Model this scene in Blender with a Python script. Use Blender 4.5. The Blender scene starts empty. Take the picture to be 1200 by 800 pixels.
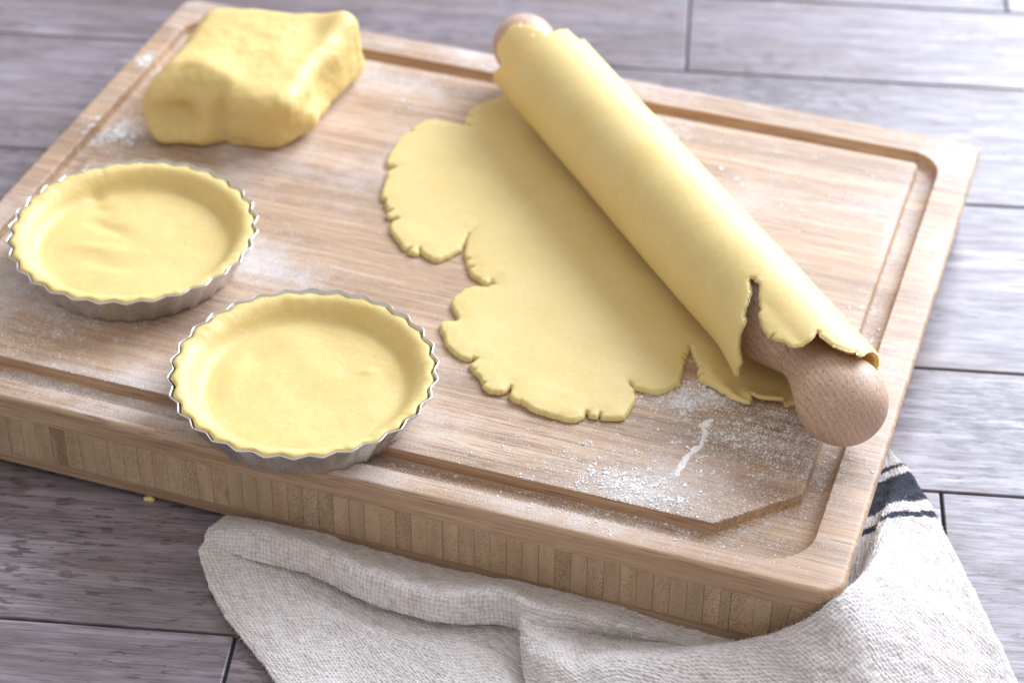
import bpy, bmesh, math, random
import numpy as np
from mathutils import Vector, Euler, noise
from mathutils.geometry import delaunay_2d_cdt

random.seed(4)
rng = np.random.default_rng(7)
CAM_LOC = (0.5077, -0.6124, 0.6002)
CAM_ROT = (0.90203, -0.00922, 0.3277)
CAM_LENS = 76.782
U_DIR = (0.6879, -0.7258, 0.0)
W_DIR = (0.7258, 0.6879, 0.0)
PIN_FAR = (0.2029, 0.3159, 0.0241)
PIN_LEN = 0.3143
DOUGH_OUTLINE = [(-0.0204, 0.0112), (-0.0279, 0.012), (-0.0357, 0.0152), (-0.0409, 0.0208), (-0.0433, 0.0259), (-0.042, 0.0299), (-0.0453, 0.0267), (-0.0498, 0.023), (-0.0548, 0.0182), (-0.0607, 0.0156), (-0.0675, 0.0183), (-0.0708, 0.0207), (-0.0708, 0.0228), (-0.0726, 0.0216), (-0.0786, 0.025), (-0.0871, 0.0339), (-0.0927, 0.0415), (-0.094, 0.0458), (-0.091, 0.0496), (-0.0949, 0.0504), (-0.0973, 0.053), (-0.1026, 0.0615), (-0.1072, 0.0707), (-0.1059, 0.0736), (-0.1076, 0.076), (-0.1083, 0.0811), (-0.1059, 0.0826), (-0.11, 0.0843), (-0.1103, 0.088), (-0.1063, 0.0902), (-0.1107, 0.0913), (-0.1132, 0.0963), (-0.1136, 0.1063), (-0.1129, 0.1156), (-0.1103, 0.1201), (-0.1081, 0.12), (-0.1061, 0.1164), (-0.1068, 0.1201), (-0.1063, 0.1215), (-0.1048, 0.1269), (-0.1019, 0.1293), (-0.0964, 0.1285), (-0.0925, 0.1269), (-0.0885, 0.1253), (-0.0842, 0.1194), (-0.0808, 0.1156), (-0.0836, 0.1196), (-0.089, 0.1284), (-0.0912, 0.1363), (-0.0923, 0.1394), (-0.0926, 0.1458), (-0.0908, 0.152), (-0.0886, 0.1551), (-0.0854, 0.1533), (-0.0896, 0.1564), (-0.0941, 0.1537), (-0.1001, 0.1542), (-0.1065, 0.1577), (-0.1095, 0.1616), (-0.1107, 0.1673), (-0.1114, 0.1738), (-0.1136, 0.1736), (-0.1185, 0.172), (-0.1214, 0.1748), (-0.1229, 0.1822), (-0.1236, 0.1909), (-0.1222, 0.1975), (-0.1199, 0.2008), (-0.1152, 0.2029), (-0.1197, 0.2048), (-0.1209, 0.2094), (-0.1197, 0.2157), (-0.1208, 0.2209), (-0.1198, 0.2251), (-0.1163, 0.228), (-0.1125, 0.2284), (-0.1094, 0.226), (-0.1128, 0.2308), (-0.1132, 0.2344), (-0.1102, 0.2375), (-0.1086, 0.2426), (-0.1054, 0.2477), (-0.1011, 0.2521), (-0.0981, 0.2559), (-0.0941, 0.2577), (-0.0899, 0.2571), (-0.0872, 0.2546), (-0.0876, 0.2575), (-0.0842, 0.2603), (-0.0791, 0.2631), (-0.0749, 0.2644), (-0.0717, 0.2628), (-0.0671, 0.2587), (-0.0633, 0.2541), (-0.0617, 0.2498), (-0.0615, 0.2445), (-0.0616, 0.2483), (-0.0588, 0.2514), (-0.0541, 0.2554), (-0.0479, 0.2554), (-0.0422, 0.2541), (-0.0341, 0.2433), (-0.0293, 0.2376), (-0.0263, 0.2339), (-0.0275, 0.238), (-0.0289, 0.2446), (-0.0326, 0.2526), (-0.0322, 0.2576), (-0.0296, 0.2644), (-0.028, 0.2727), (-0.0261, 0.2782), (-0.0234, 0.2813), (-0.0204, 0.2786), (-0.0197, 0.2758), (-0.0178, 0.2791), (-0.0142, 0.2816), (-0.0075, 0.2853), (-0.0017, 0.2854), (0.004, 0.288), (0.01, 0.292), (0.02, 0.297), (0.032, 0.303), (0.045, 0.307), (0.056, 0.311), (0.062, 0.3145), (0.0661, 0.3165), (0.0673, 0.3135), (0.0705, 0.3105), (0.0732, 0.306), (0.0742, 0.2991), (0.0736, 0.2953), (0.0783, 0.298), (0.0825, 0.298), (0.0863, 0.2951), (0.0874, 0.291), (0.09, 0.284), (0.089, 0.2765), (0.087, 0.2701), (0.0851, 0.2686), (0.0835, 0.2639), (0.0812, 0.2598), (0.0787, 0.2555), (0.0794, 0.2501), (0.0808, 0.2512), (0.0825, 0.2568), (0.0867, 0.2609), (0.0906, 0.2649), (0.0923, 0.2692), (0.0977, 0.2716), (0.1023, 0.275), (0.1048, 0.278), (0.1115, 0.2758), (0.1155, 0.272), (0.119, 0.2665), (0.1243, 0.256), (0.1215, 0.235), (0.1235, 0.2), (0.122, 0.16), (0.1235, 0.12), (0.1225, 0.085), (0.1215, 0.06), (0.122, 0.046), (0.1215, 0.037), (0.1195, 0.029), (0.1183, 0.0205), (0.1165, 0.0125), (0.1093, 0.0163), (0.1012, 0.0247), (0.0984, 0.0179), (0.0943, 0.0151), (0.0887, 0.0148), (0.0837, 0.0141), (0.0797, 0.0161), (0.076, 0.0222), (0.0743, 0.0284), (0.0735, 0.0345), (0.0695, 0.0333), (0.0651, 0.0315), (0.0599, 0.0303), (0.0578, 0.0419), (0.052, 0.033), (0.045, 0.027), (0.036, 0.021), (0.027, 0.018), (0.018, 0.013), (0.008, 0.012), (-0.002, 0.008), (-0.011, 0.009)]
TIN_A = (0.1988, 0.0393, -1.239)
TIN_B = (0.085, 0.1077, -1.159)
CLOTH = [
    [(0.1817, 0.0107, -0.04), (0.1763, -0.0018, -0.0382), (0.1771, -0.0161, -0.0322), (0.1784, -0.0224, -0.0332), (0.1797, -0.0288, -0.0342), (0.1992, -0.0515, -0.0372), (0.2326, -0.0776, -0.0382), (0.2746, -0.1137, -0.0382)],
    [(0.1928, 0.0129, -0.04), (0.1917, -0.0021, -0.0352), (0.2015, -0.0155, -0.0252), (0.2035, -0.0254, -0.0322), (0.2043, -0.0228, -0.0348), (0.2204, -0.0456, -0.0372), (0.2518, -0.0757, -0.0382), (0.2914, -0.1079, -0.0382)],
    [(0.218, 0.0189, -0.04), (0.2202, -0.0026, -0.0342), (0.2285, -0.0185, -0.0242), (0.2255, -0.0241, -0.0337), (0.2275, -0.0176, -0.0387), (0.2417, -0.0427, -0.0377), (0.2724, -0.0733, -0.0382), (0.3066, -0.1025, -0.0382)],
    [(0.2444, 0.0168, -0.04), (0.2465, -0.001, -0.0362), (0.2539, -0.0228, -0.0252), (0.2547, -0.0311, -0.0337), (0.2567, -0.0246, -0.0387), (0.2664, -0.0442, -0.0377), (0.2914, -0.0714, -0.0382), (0.3232, -0.1012, -0.0382)],
    [(0.2703, 0.0148, -0.04), (0.2729, -0.0004, -0.0372), (0.2808, -0.0253, -0.0252), (0.2848, -0.0323, -0.0337), (0.2868, -0.0258, -0.0387), (0.2915, -0.0429, -0.0377), (0.3101, -0.0695, -0.0382), (0.3353, -0.0969, -0.0382)],
    [(0.2932, 0.0146, -0.04), (0.2983, -0.0022, -0.0352), (0.3032, -0.0196, -0.0232), (0.3065, -0.0257, -0.0337), (0.3085, -0.0192, -0.0387), (0.3124, -0.0375, -0.0382), (0.3264, -0.0638, -0.0382), (0.3475, -0.0927, -0.0382)],
    [(0.3045, 0.0148, -0.04), (0.3084, -0.0045, -0.0332), (0.3116, -0.0197, -0.0222), (0.316, -0.0239, -0.0322), (0.3201, -0.0263, -0.0352), (0.3296, -0.032, -0.0392), (0.3412, -0.0577, -0.0392), (0.3563, -0.0887, -0.0392)],
    [(0.3089, 0.0131, -0.04), (0.3131, -0.0055, -0.0322), (0.3161, -0.0202, -0.0222), (0.3177, -0.0245, -0.0247), (0.3194, -0.0289, -0.0272), (0.3236, -0.0401, -0.0332), (0.3326, -0.0561, -0.0352), (0.3581, -0.089, -0.0382)],
    [(0.3217, 0.0138, -0.04), (0.324, -0.0053, -0.0322), (0.3267, -0.0195, -0.0242), (0.3276, -0.0236, -0.0272), (0.3284, -0.0277, -0.0302), (0.3398, -0.0466, -0.0292), (0.3507, -0.0628, -0.0352), (0.372, -0.085, -0.0372)],
    [(0.3474, 0.0149, -0.04), (0.3491, -0.0042, -0.0332), (0.3496, -0.0148, -0.0282), (0.3504, -0.0155, -0.0327), (0.3511, -0.0161, -0.0372), (0.359, -0.0366, -0.0272), (0.372, -0.0573, -0.0332), (0.3943, -0.0816, -0.0372)],
    [(0.3773, 0.0123, -0.04), (0.3772, -0.0014, -0.0372), (0.3763, -0.0072, -0.0362), (0.3778, -0.0092, -0.0367), (0.3792, -0.0112, -0.0372), (0.3851, -0.0262, -0.0252), (0.4016, -0.0479, -0.0322), (0.4255, -0.0751, -0.0372)],
    [(0.4044, 0.0115, -0.04), (0.4039, 0.0014, -0.0382), (0.4038, -0.0031, -0.0362), (0.4048, -0.0057, -0.0342), (0.4059, -0.0084, -0.0322), (0.4095, -0.0154, -0.0212), (0.432, -0.0356, -0.0292), (0.4588, -0.0644, -0.0362)],
    [(0.415, 0.012, -0.04), (0.427, -0.0025, -0.0362), (0.428, -0.005, -0.0272), (0.429, -0.0055, -0.0232), (0.43, -0.006, -0.0192), (0.4269, -0.0082, -0.0132), (0.4492, -0.0315, -0.0272), (0.4753, -0.0586, -0.0362)],
    [(0.422, 0.016, -0.04), (0.4382, -0.0005, -0.0322), (0.4395, -0.0015, -0.0202), (0.44, -0.0018, -0.0152), (0.4405, -0.002, -0.0102), (0.4394, 0.0035, -0.0052), (0.4668, -0.0197, -0.0282), (0.4919, -0.0528, -0.0362)],
    [(0.43, 0.05, -0.04), (0.4415, 0.045, -0.0342), (0.4425, 0.043, -0.0252), (0.4437, 0.0415, -0.0222), (0.445, 0.04, -0.0192), (0.45, 0.035, -0.0172), (0.4862, 0.0041, -0.0312), (0.5115, -0.0451, -0.0372)],
    [(0.43, 0.085, -0.04), (0.4412, 0.084, -0.0362), (0.4425, 0.082, -0.0312), (0.4443, 0.08, -0.0297), (0.446, 0.078, -0.0282), (0.456, 0.068, -0.0282), (0.4985, 0.0138, -0.0342), (0.5267, -0.0389, -0.0382)],
    [(0.4334, 0.1395, -0.04), (0.4394, 0.1309, -0.0372), (0.4465, 0.1221, -0.0352), (0.4511, 0.1155, -0.0352), (0.4557, 0.1089, -0.0352), (0.4644, 0.0954, -0.0352), (0.5085, 0.0183, -0.0362), (0.5363, -0.0355, -0.0382)],
]
FLOUR = [(0.354, 0.036, 0.01, 0.005, 260, 1.0), (0.3509, 0.0937, 0.004, 0.003, 160, 0.9), (0.3389, 0.034, 0.008, 0.004, 120, 0.8), (0.3721, 0.0631, 0.006, 0.008, 120, 0.9), (0.0247, 0.2047, 0.008, 0.006, 900, 0.8), (0.0094, 0.2713, 0.003, 0.003, 250, 0.7), (0.0601, 0.0713, 0.028, 0.014, 1500, 0.35), (0.0611, 0.0417, 0.016, 0.01, 700, 0.35), (0.1328, 0.1357, 0.01, 0.008, 900, 0.22), (0.1516, 0.1224, 0.02, 0.009, 1500, 0.22), (0.145, 0.2925, 0.035, 0.012, 700, 0.4), (0.1784, 0.3179, 0.016, 0.007, 350, 0.4), (0.3326, 0.0285, 0.028, 0.014, 1700, 0.35), (0.3523, 0.042, 0.022, 0.014, 1400, 0.4), (0.3832, 0.0843, 0.024, 0.014, 2700, 0.45), (0.3506, 0.0948, 0.007, 0.006, 900, 0.45), (0.3392, 0.0945, 0.01, 0.005, 500, 0.4), (0.3628, 0.1028, 0.007, 0.004, 900, 0.5), (0.4027, 0.0796, 0.014, 0.016, 1200, 0.38), (0.3196, 0.0008, 0.06, 0.005, 900, 0.26), (0.2712, 0.0135, 0.04, 0.008, 700, 0.27), (0.2472, -0.0113, 0.03, 0.005, 400, 0.35), (0.0879, 0.0194, 0.03, 0.004, 700, 0.35), (0.4169, 0.0648, 0.005, 0.014, 350, 0.28), (0.4042, 0.0278, 0.02, 0.008, 350, 0.3), (0.3741, 0.2778, 0.04, 0.014, 450, 0.5), (0.3469, 0.2487, 0.024, 0.012, 400, 0.5), (0.4076, 0.2897, 0.012, 0.01, 150, 0.6), (0.3244, 0.3047, 0.03, 0.006, 250, 0.5), (0.4098, 0.2054, 0.006, 0.04, 350, 0.5), (0.4163, 0.1639, 0.005, 0.008, 250, 0.6), (0.3462, 0.0316, 0.014, 0.006, 1300, 0.42), (0.3715, 0.0378, 0.022, 0.009, 1100, 0.32), (0.2951, 0.0303, 0.05, 0.02, 900, 0.3), (0.154, 0.0427, 0.06, 0.016, 600, 0.3), (0.2219, 0.1252, 0.01, 0.04, 300, 0.25), (0.2858, 0.2993, 0.008, 0.005, 300, 0.5), (0.0335, 0.1646, 0.005, 0.03, 250, 0.4), (0.433, 0.1665, 0.008, 0.05, 200, 0.4)]
FLOUR_RIDGE = [(0.3651, 0.0856), (0.3635, 0.0803), (0.3663, 0.0754), (0.3652, 0.0681), (0.3622, 0.0602), (0.3609, 0.0529), (0.3606, 0.0472)]
HAZE_ZONES = [(0.3744, 0.061, 0.03, 0.018, 0.132), (0.3527, 0.0339, 0.026, 0.012, 0.12), (0.1355, 0.1294, 0.012, 0.014, 0.168), (0.1521, 0.1212, 0.024, 0.007, 0.144), (0.0616, 0.0685, 0.034, 0.016, 0.132), (0.026, 0.2068, 0.012, 0.01, 0.168), (0.145, 0.2925, 0.046, 0.014, 0.144), (0.3686, 0.2641, 0.06, 0.026, 0.12), (0.3173, 0.0079, 0.07, 0.008, 0.132), (0.0781, 0.0222, 0.04, 0.006, 0.12), (0.1911, 0.3362, 0.04, 0.01, 0.12), (0.4134, 0.2278, 0.008, 0.06, 0.12)]

FLOOR_Z = -0.0412            # floor surface; z = 0 is the top of the chopping board
FOCUS = 0.885

# ------------------------------------------------------------------ camera, world, light
sc = bpy.context.scene
cam_d = bpy.data.cameras.new('camera'); cam = bpy.data.objects.new('camera', cam_d)
sc.collection.objects.link(cam); sc.camera = cam
cam.location = CAM_LOC; cam.rotation_euler = Euler(CAM_ROT, 'XYZ')
cam_d.sensor_width = 36.0; cam_d.lens = CAM_LENS; cam_d.clip_start = 0.01; cam_d.clip_end = 50
cam_d.dof.use_dof = True; cam_d.dof.focus_distance = FOCUS; cam_d.dof.aperture_fstop = 8.0; cam_d.dof.aperture_blades = 9

wd = bpy.data.worlds.new('World'); sc.world = wd; wd.use_nodes = True
wd.node_tree.nodes['Background'].inputs[0].default_value = (1.0, 0.96, 0.965, 1)
wd.node_tree.nodes['Background'].inputs[1].default_value = 0.70

def area(name, loc, target, sx, sy, power, col):
    d = bpy.data.lights.new(name, 'AREA'); d.shape = 'RECTANGLE'; d.size = sx; d.size_y = sy
    d.energy = power; d.color = col
    o = bpy.data.objects.new(name, d); sc.collection.objects.link(o)
    o.location = loc
    o.rotation_euler = (Vector(target) - Vector(loc)).to_track_quat('-Z', 'Y').to_euler()
    return o
area('window_light', (1.05, 1.85, 1.15), (0.3, 0.15, 0.0), 1.9, 1.4, 138, (0.79, 0.865, 1.0))

sc.cycles.max_bounces = 12; sc.cycles.diffuse_bounces = 8; sc.cycles.glossy_bounces = 4
sc.view_settings.view_transform = 'Standard'; sc.view_settings.look = 'None'
sc.view_settings.exposure = 0.0; sc.view_settings.gamma = 1.0
sc.view_settings.use_curve_mapping = False

# ------------------------------------------------------------------ helpers
def link(o, parent=None):
    sc.collection.objects.link(o)
    if parent is not None: o.parent = parent
    return o

def mesh_obj(name, verts, faces, mat, parent=None, smooth=True, sharp=None):
    me = bpy.data.meshes.new(name)
    me.from_pydata(np.asarray(verts, dtype=float).tolist() if not isinstance(verts, list) else verts, [],
                   faces.tolist() if isinstance(faces, np.ndarray) else faces)
    me.materials.append(mat)
    if smooth: me.polygons.foreach_set('use_smooth', [True] * len(me.polygons))
    if sharp is not None: me.set_sharp_from_angle(angle=math.radians(sharp))
    me.update()
    return link(bpy.data.objects.new(name, me), parent)

def tag(o, label=None, cat=None, group=None, kind=None):
    for k, v in (('label', label), ('category', cat), ('group', group), ('kind', kind)):
        if v: o[k] = v
    return o

def empty(name, loc=(0, 0, 0), rz=0.0):
    o = bpy.data.objects.new(name, None); o.empty_display_size = 0.02
    o.location = loc; o.rotation_euler = (0, 0, rz)
    return link(o)

def vnoise(P, scale, seed=0.0, octaves=2):
    """smooth value noise on an (n,3) array, about -1..1 (vectorised)"""
    P = np.asarray(P, float) * scale + seed * 17.31 + 100.0
    tot = np.zeros(len(P)); amp = 1.0; norm = 0.0
    for o in range(octaves):
        i = np.floor(P).astype(np.int64); f = P - i; f = f * f * f * (f * (f * 6 - 15) + 10)
        def h(a, b, c):
            n = (i[:, 0] + a) * 73856093 ^ (i[:, 1] + b) * 19349663 ^ (i[:, 2] + c) * 83492791
            n = (n ^ (n >> 13)) * 1274126177 & 0x7fffffff
            n = (n ^ (n >> 15)) * 668265263 & 0x7fffffff
            return (n & 0xffff) / 32767.5 - 1.0
        x, y, z = f[:, 0], f[:, 1], f[:, 2]
        c00 = h(0,0,0)*(1-x)+h(1,0,0)*x; c10 = h(0,1,0)*(1-x)+h(1,1,0)*x
        c01 = h(0,0,1)*(1-x)+h(1,0,1)*x; c11 = h(0,1,1)*(1-x)+h(1,1,1)*x
        tot += amp * ((c00*(1-y)+c10*y)*(1-z) + (c01*(1-y)+c11*y)*z)
        norm += amp; amp *= 0.5; P = P * 2.03 + 11.7
    return tot / norm

# ------------------------------------------------------------------ node helpers
class Mat:
    def __init__(self, name):
        self.m = bpy.data.materials.new(name); self.m.use_nodes = True
        self.t = self.m.node_tree; self.b = self.t.nodes['Principled BSDF']
    def n(self, typ, **kw):
        nd = self.t.nodes.new(typ)
        for k, v in kw.items(): setattr(nd, k, v)
        return nd
    def put(self, sock, v):
        if hasattr(v, 'links') or isinstance(v, bpy.types.NodeSocket): self.t.links.new(v, sock)
        elif isinstance(v, (tuple, list)) and len(v) == 3 and sock.type == 'RGBA': sock.default_value = (*v, 1)
        else: sock.default_value = v
    def coord(self, kind='Object'): return self.n('ShaderNodeTexCoord').outputs[kind]
    def mapping(self, vec, scale=(1,1,1), loc=(0,0,0), rot=(0,0,0)):
        nd = self.n('ShaderNodeMapping'); self.put(nd.inputs['Vector'], vec)
        self.put(nd.inputs['Scale'], scale); self.put(nd.inputs['Location'], loc); self.put(nd.inputs['Rotation'], rot)
        return nd.outputs[0]
    def noise(self, vec, scale, detail=3, rough=0.5, dist=0.0, out='Fac'):
        nd = self.n('ShaderNodeTexNoise'); self.put(nd.inputs['Vector'], vec)
        for k, v in (('Scale', scale), ('Detail', detail), ('Roughness', rough), ('Distortion', dist)): self.put(nd.inputs[k], v)
        return nd.outputs[out]
    def voro(self, vec, scale, feature='F1', rnd=1.0, out='Distance'):
        nd = self.n('ShaderNodeTexVoronoi', feature=feature); self.put(nd.inputs['Vector'], vec)
        self.put(nd.inputs['Scale'], scale); self.put(nd.inputs['Randomness'], rnd)
        return nd.outputs[out]
    def ramp(self, fac, stops, interp='LINEAR'):
        nd = self.n('ShaderNodeValToRGB'); self.put(nd.inputs[0], fac); cr = nd.color_ramp; cr.interpolation = interp
        while len(cr.elements) < len(stops): cr.elements.new(0.5)
        for e, (p, c) in zip(cr.elements, stops):
            e.position = p; e.color = (*c, 1) if isinstance(c, tuple) else (c, c, c, 1)
        return nd.outputs[0]
    def mix(self, fac, a, b, mode='MIX'):
        nd = self.n('ShaderNodeMix', data_type='RGBA', blend_type=mode)
        self.put(nd.inputs[0], fac); self.put(nd.inputs[6], a); self.put(nd.inputs[7], b)
        return nd.outputs[2]
    def math(self, op, a, b=0.0, clamp=False):
        nd = self.n('ShaderNodeMath', operation=op, use_clamp=clamp); self.put(nd.inputs[0], a); self.put(nd.inputs[1], b)
        return nd.outputs[0]
    def vmath(self, op, a, b):
        nd = self.n('ShaderNodeVectorMath', operation=op); self.put(nd.inputs[0], a); self.put(nd.inputs[1], b)
        return nd.outputs[0]
    def rnd(self): return self.n('ShaderNodeObjectInfo').outputs['Random']
    def sep(self, v):
        nd = self.n('ShaderNodeSeparateXYZ'); self.put(nd.inputs[0], v); return nd.outputs
    def bump(self, h, strength=0.3, dist=0.001):
        nd = self.n('ShaderNodeBump'); self.put(nd.inputs['Height'], h)
        nd.inputs['Strength'].default_value = strength; nd.inputs['Distance'].default_value = dist
        self.put(self.b.inputs['Normal'], nd.outputs[0]); return nd
    def set(self, **kw):
        for k, v in kw.items(): self.put(self.b.inputs[k.replace('_', ' ')], v)
        return self

# ------------------------------------------------------------------ materials
def mat_plank():
    M = Mat('weathered_plank'); o = M.coord(); r = M.rnd()
    off = M.n('ShaderNodeCombineXYZ'); M.put(off.inputs[0], M.math('MULTIPLY', r, 37.0)); M.put(off.inputs[1], M.math('MULTIPLY', r, 91.0))
    v = M.vmath('ADD', o, off.outputs[0])
    streak = M.noise(M.mapping(v, (6, 140, 1)), 1.0, 6, 0.62)
    fine = M.noise(M.mapping(v, (30, 900, 1)), 1.0, 4, 0.65)
    cloud = M.noise(M.mapping(v, (7, 16, 1)), 1.0, 4, 0.55, 0.6)
    base = M.ramp(streak, [(0.28, (0.150, 0.120, 0.130)), (0.5, (0.250, 0.215, 0.240)), (0.72, (0.380, 0.342, 0.388))])
    base = M.mix(M.ramp(cloud, [(0.35, 0.0), (0.7, 0.75)]), base, (0.125, 0.097, 0.098))
    base = M.mix(M.ramp(fine, [(0.34, 0.6), (0.52, 0.0)]), base, (0.060, 0.048, 0.050))
    # worn paint flakes
    fl = M.noise(M.mapping(v, (85, 420, 1)), 1.0, 4, 0.6)
    zone = M.noise(M.mapping(v, (5, 13, 1), (3.1, 0, 0)), 1.0, 2, 0.5)
    fm = M.ramp(M.math('ADD', fl, M.math('MULTIPLY', zone, 0.55)), [(0.868, 0.0), (0.892, 1.0)])
    base = M.mix(M.math('MULTIPLY', fm, 0.75), base, (0.050, 0.040, 0.039))
    ru = M.noise(M.mapping(v, (9, 40, 1), (9, 0, 0)), 1.0, 3, 0.6)
    base = M.mix(M.ramp(ru, [(0.54, 0.0), (0.72, 0.6)]), base, (0.215, 0.145, 0.125))
    tone = M.math('ADD', 0.86, M.math('MULTIPLY', r, 0.28))
    base = M.mix(1.0, base, tone, 'MULTIPLY')
    mot = M.noise(M.mapping(v, (34, 210, 1), (2, 7, 0)), 1.0, 5, 0.68)
    base = M.mix(M.ramp(mot, [(0.36, 0.45), (0.52, 0.0)]), base, (0.082, 0.062, 0.064))
    base = M.mix(M.ramp(mot, [(0.56, 0.0), (0.74, 0.45)]), base, (0.36, 0.325, 0.375))
    kd = M.voro(M.mapping(v, (4.5, 11, 1)), 1.0, 'F1', 1.0)
    kr = M.math('MULTIPLY', M.ramp(kd, [(0.07, 1.0), (0.16, 0.0)]), M.ramp(M.math('SINE', M.math('ADD', M.math('MULTIPLY', kd, 150.0), M.math('MULTIPLY', mot, 9.0))), [(0.0, 0.0), (0.8, 0.7)]))
    base = M.mix(kr, base, (0.060, 0.045, 0.050))
    sheen = M.ramp(M.math('ADD', M.math('MULTIPLY', fine, 0.6), M.math('ADD', M.math('MULTIPLY', mot, 0.4), M.math('MULTIPLY', kr, -0.3))), [(0.36, 0.40), (0.60, 0.68)])
    M.set(Base_Color=base, Roughness=M.ramp(mot, [(0.3, 0.46), (0.7, 0.36)]), Specular_IOR_Level=sheen)
    M.bump(M.math('ADD', M.math('MULTIPLY', streak, 0.15), M.math('ADD', M.math('MULTIPLY', fine, 0.6), M.math('MULTIPLY', fm, -0.12))), 0.22, 0.0004)
    return M.m

HAZE = HAZE_ZONES
def flour_mask(M, o):
    a = M.noise(o, 14, 3, 0.55, 0.3); b = M.noise(o, 160, 4, 0.7); c = M.noise(o, 900, 2, 0.6)
    s = M.math('ADD', M.math('MULTIPLY', a, 0.75), M.math('ADD', M.math('MULTIPLY', b, 0.28), M.math('MULTIPLY', c, 0.22)))
    return s

def mat_board(name, dark=1.0, flour=True):
    M = Mat(name); o = M.coord()
    x, y, z = M.sep(o)
    strip = M.n('ShaderNodeTexWhiteNoise', noise_dimensions='1D')
    M.put(strip.inputs['W'], M.math('FLOOR', M.math('MULTIPLY', M.math('ADD', y, M.math('MULTIPLY', M.noise(M.mapping(o, (3, 1, 1)), 2), 0.0015)), 62.0)))
    med = M.noise(M.mapping(o, (9, 260, 260)), 1.0, 5, 0.62)
    fine = M.noise(M.mapping(o, (24, 1500, 1500)), 1.0, 3, 0.6)
    dash = M.noise(M.mapping(o, (55, 1100, 1100), (5, 2, 0)), 1.0, 2, 0.5)
    cloud = M.noise(M.mapping(o, (5, 22, 10)), 1.0, 3, 0.5)
    base = M.ramp(med, [(0.28, (0.305, 0.178, 0.092)), (0.5, (0.465, 0.315, 0.195)), (0.72, (0.61, 0.46, 0.315))])
    base = M.mix(M.ramp(fine, [(0.34, 0.8), (0.53, 0.0)]), base, (0.235, 0.125, 0.078))
    base = M.mix(M.ramp(dash, [(0.58, 0.0), (0.66, 0.75)]), base, (0.20, 0.10, 0.075))
    base = M.mix(M.ramp(cloud, [(0.4, 0.0), (0.75, 0.5)]), base, (0.50, 0.315, 0.19))
    tone = M.math('ADD', 0.84, M.math('MULTIPLY', strip.outputs[0], 0.3))
    base = M.mix(1.0, base, M.math('MULTIPLY', tone, dark), 'MULTIPLY')
    rough = 0.55
    if flour:
        nz = M.sep(M.n('ShaderNodeNewGeometry').outputs['Normal'])[2]
        s = flour_mask(M, o)
        zone = 0.0
        for (bx, by, rx, ry, w_) in HAZE:
            dx = M.math('MULTIPLY', M.math('SUBTRACT', x, bx), 1 / rx); dy = M.math('MULTIPLY', M.math('SUBTRACT', y, by), 1 / ry)
            r2 = M.math('ADD', M.math('MULTIPLY', dx, dx), M.math('MULTIPLY', dy, dy))
            zone = M.math('ADD', M.math('MULTIPLY', M.math('EXPONENT', M.math('MULTIPLY', r2, -1.0)), w_), zone)
        s = M.math('ADD', s, zone)
        sp = M.math('MULTIPLY', M.math('SUBTRACT', M.noise(o, 1700, 3, 0.75), 0.5), 0.9)
        s = M.math('ADD', s, sp)
        fm = M.math('MULTIPLY', M.ramp(s, [(0.62, 0.02), (1.0, 0.85)]), M.ramp(nz, [(0.8, 0.0), (0.97, 1.0)]))
        base = M.mix(fm, base, (0.78, 0.76, 0.76))
        rough = M.mix(fm, (0.5, 0.5, 0.5), (0.9, 0.9, 0.9))
    M.set(Base_Color=base, Roughness=rough, Specular_IOR_Level=0.45)
    M.bump(M.math('ADD', M.math('MULTIPLY', med, 0.4), M.math('MULTIPLY', fine, 0.6)), 0.22, 0.0004)
    return M.m

def mat_strip():
    M = Mat('bamboo_end_grain'); o = M.coord(); r = M.rnd()
    off = M.n('ShaderNodeCombineXYZ'); M.put(off.inputs[0], M.math('MULTIPLY', r, 7.0)); M.put(off.inputs[2], M.math('MULTIPLY', r, 3.0))
    v = M.vmath('ADD', o, off.outputs[0]); v2 = M.mapping(v, (1, 0.05, 0.75))
    d = M.voro(v2, 1250, 'F1', 0.9)
    dots = M.ramp(d, [(0.22, 1.0), (0.50, 0.0)])
    grad = M.noise(M.mapping(v, (120, 1, 25)), 1.0, 2)
    base = M.ramp(grad, [(0.3, (0.42, 0.285, 0.170)), (0.7, (0.55, 0.405, 0.265))])
    base = M.mix(M.math('MULTIPLY', dots, M.ramp(r, [(0.0, 0.2), (1.0, 0.75)])), base, (0.20, 0.120, 0.068))
    stain = M.noise(M.mapping(v, (90, 0.1, 45), (4, 0, 0)), 1.0, 3)
    sm = M.math('MULTIPLY', M.ramp(stain, [(0.52, 0.0), (0.60, 0.6)]), M.ramp(M.math('FRACT', M.math('MULTIPLY', r, 7.31)), [(0.84, 0.0), (0.9, 0.75)]))
    base = M.mix(sm, base, (0.19, 0.100, 0.048))
    base = M.mix(1.0, base, M.math('ADD', 0.84, M.math('MULTIPLY', M.math('FRACT', M.math('MULTIPLY', r, 13.7)), 0.26)), 'MULTIPLY')
    M.set(Base_Color=base, Roughness=0.6, Specular_IOR_Level=0.35)
    M.bump(dots, 0.25, 0.0003)
    return M.m

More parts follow.
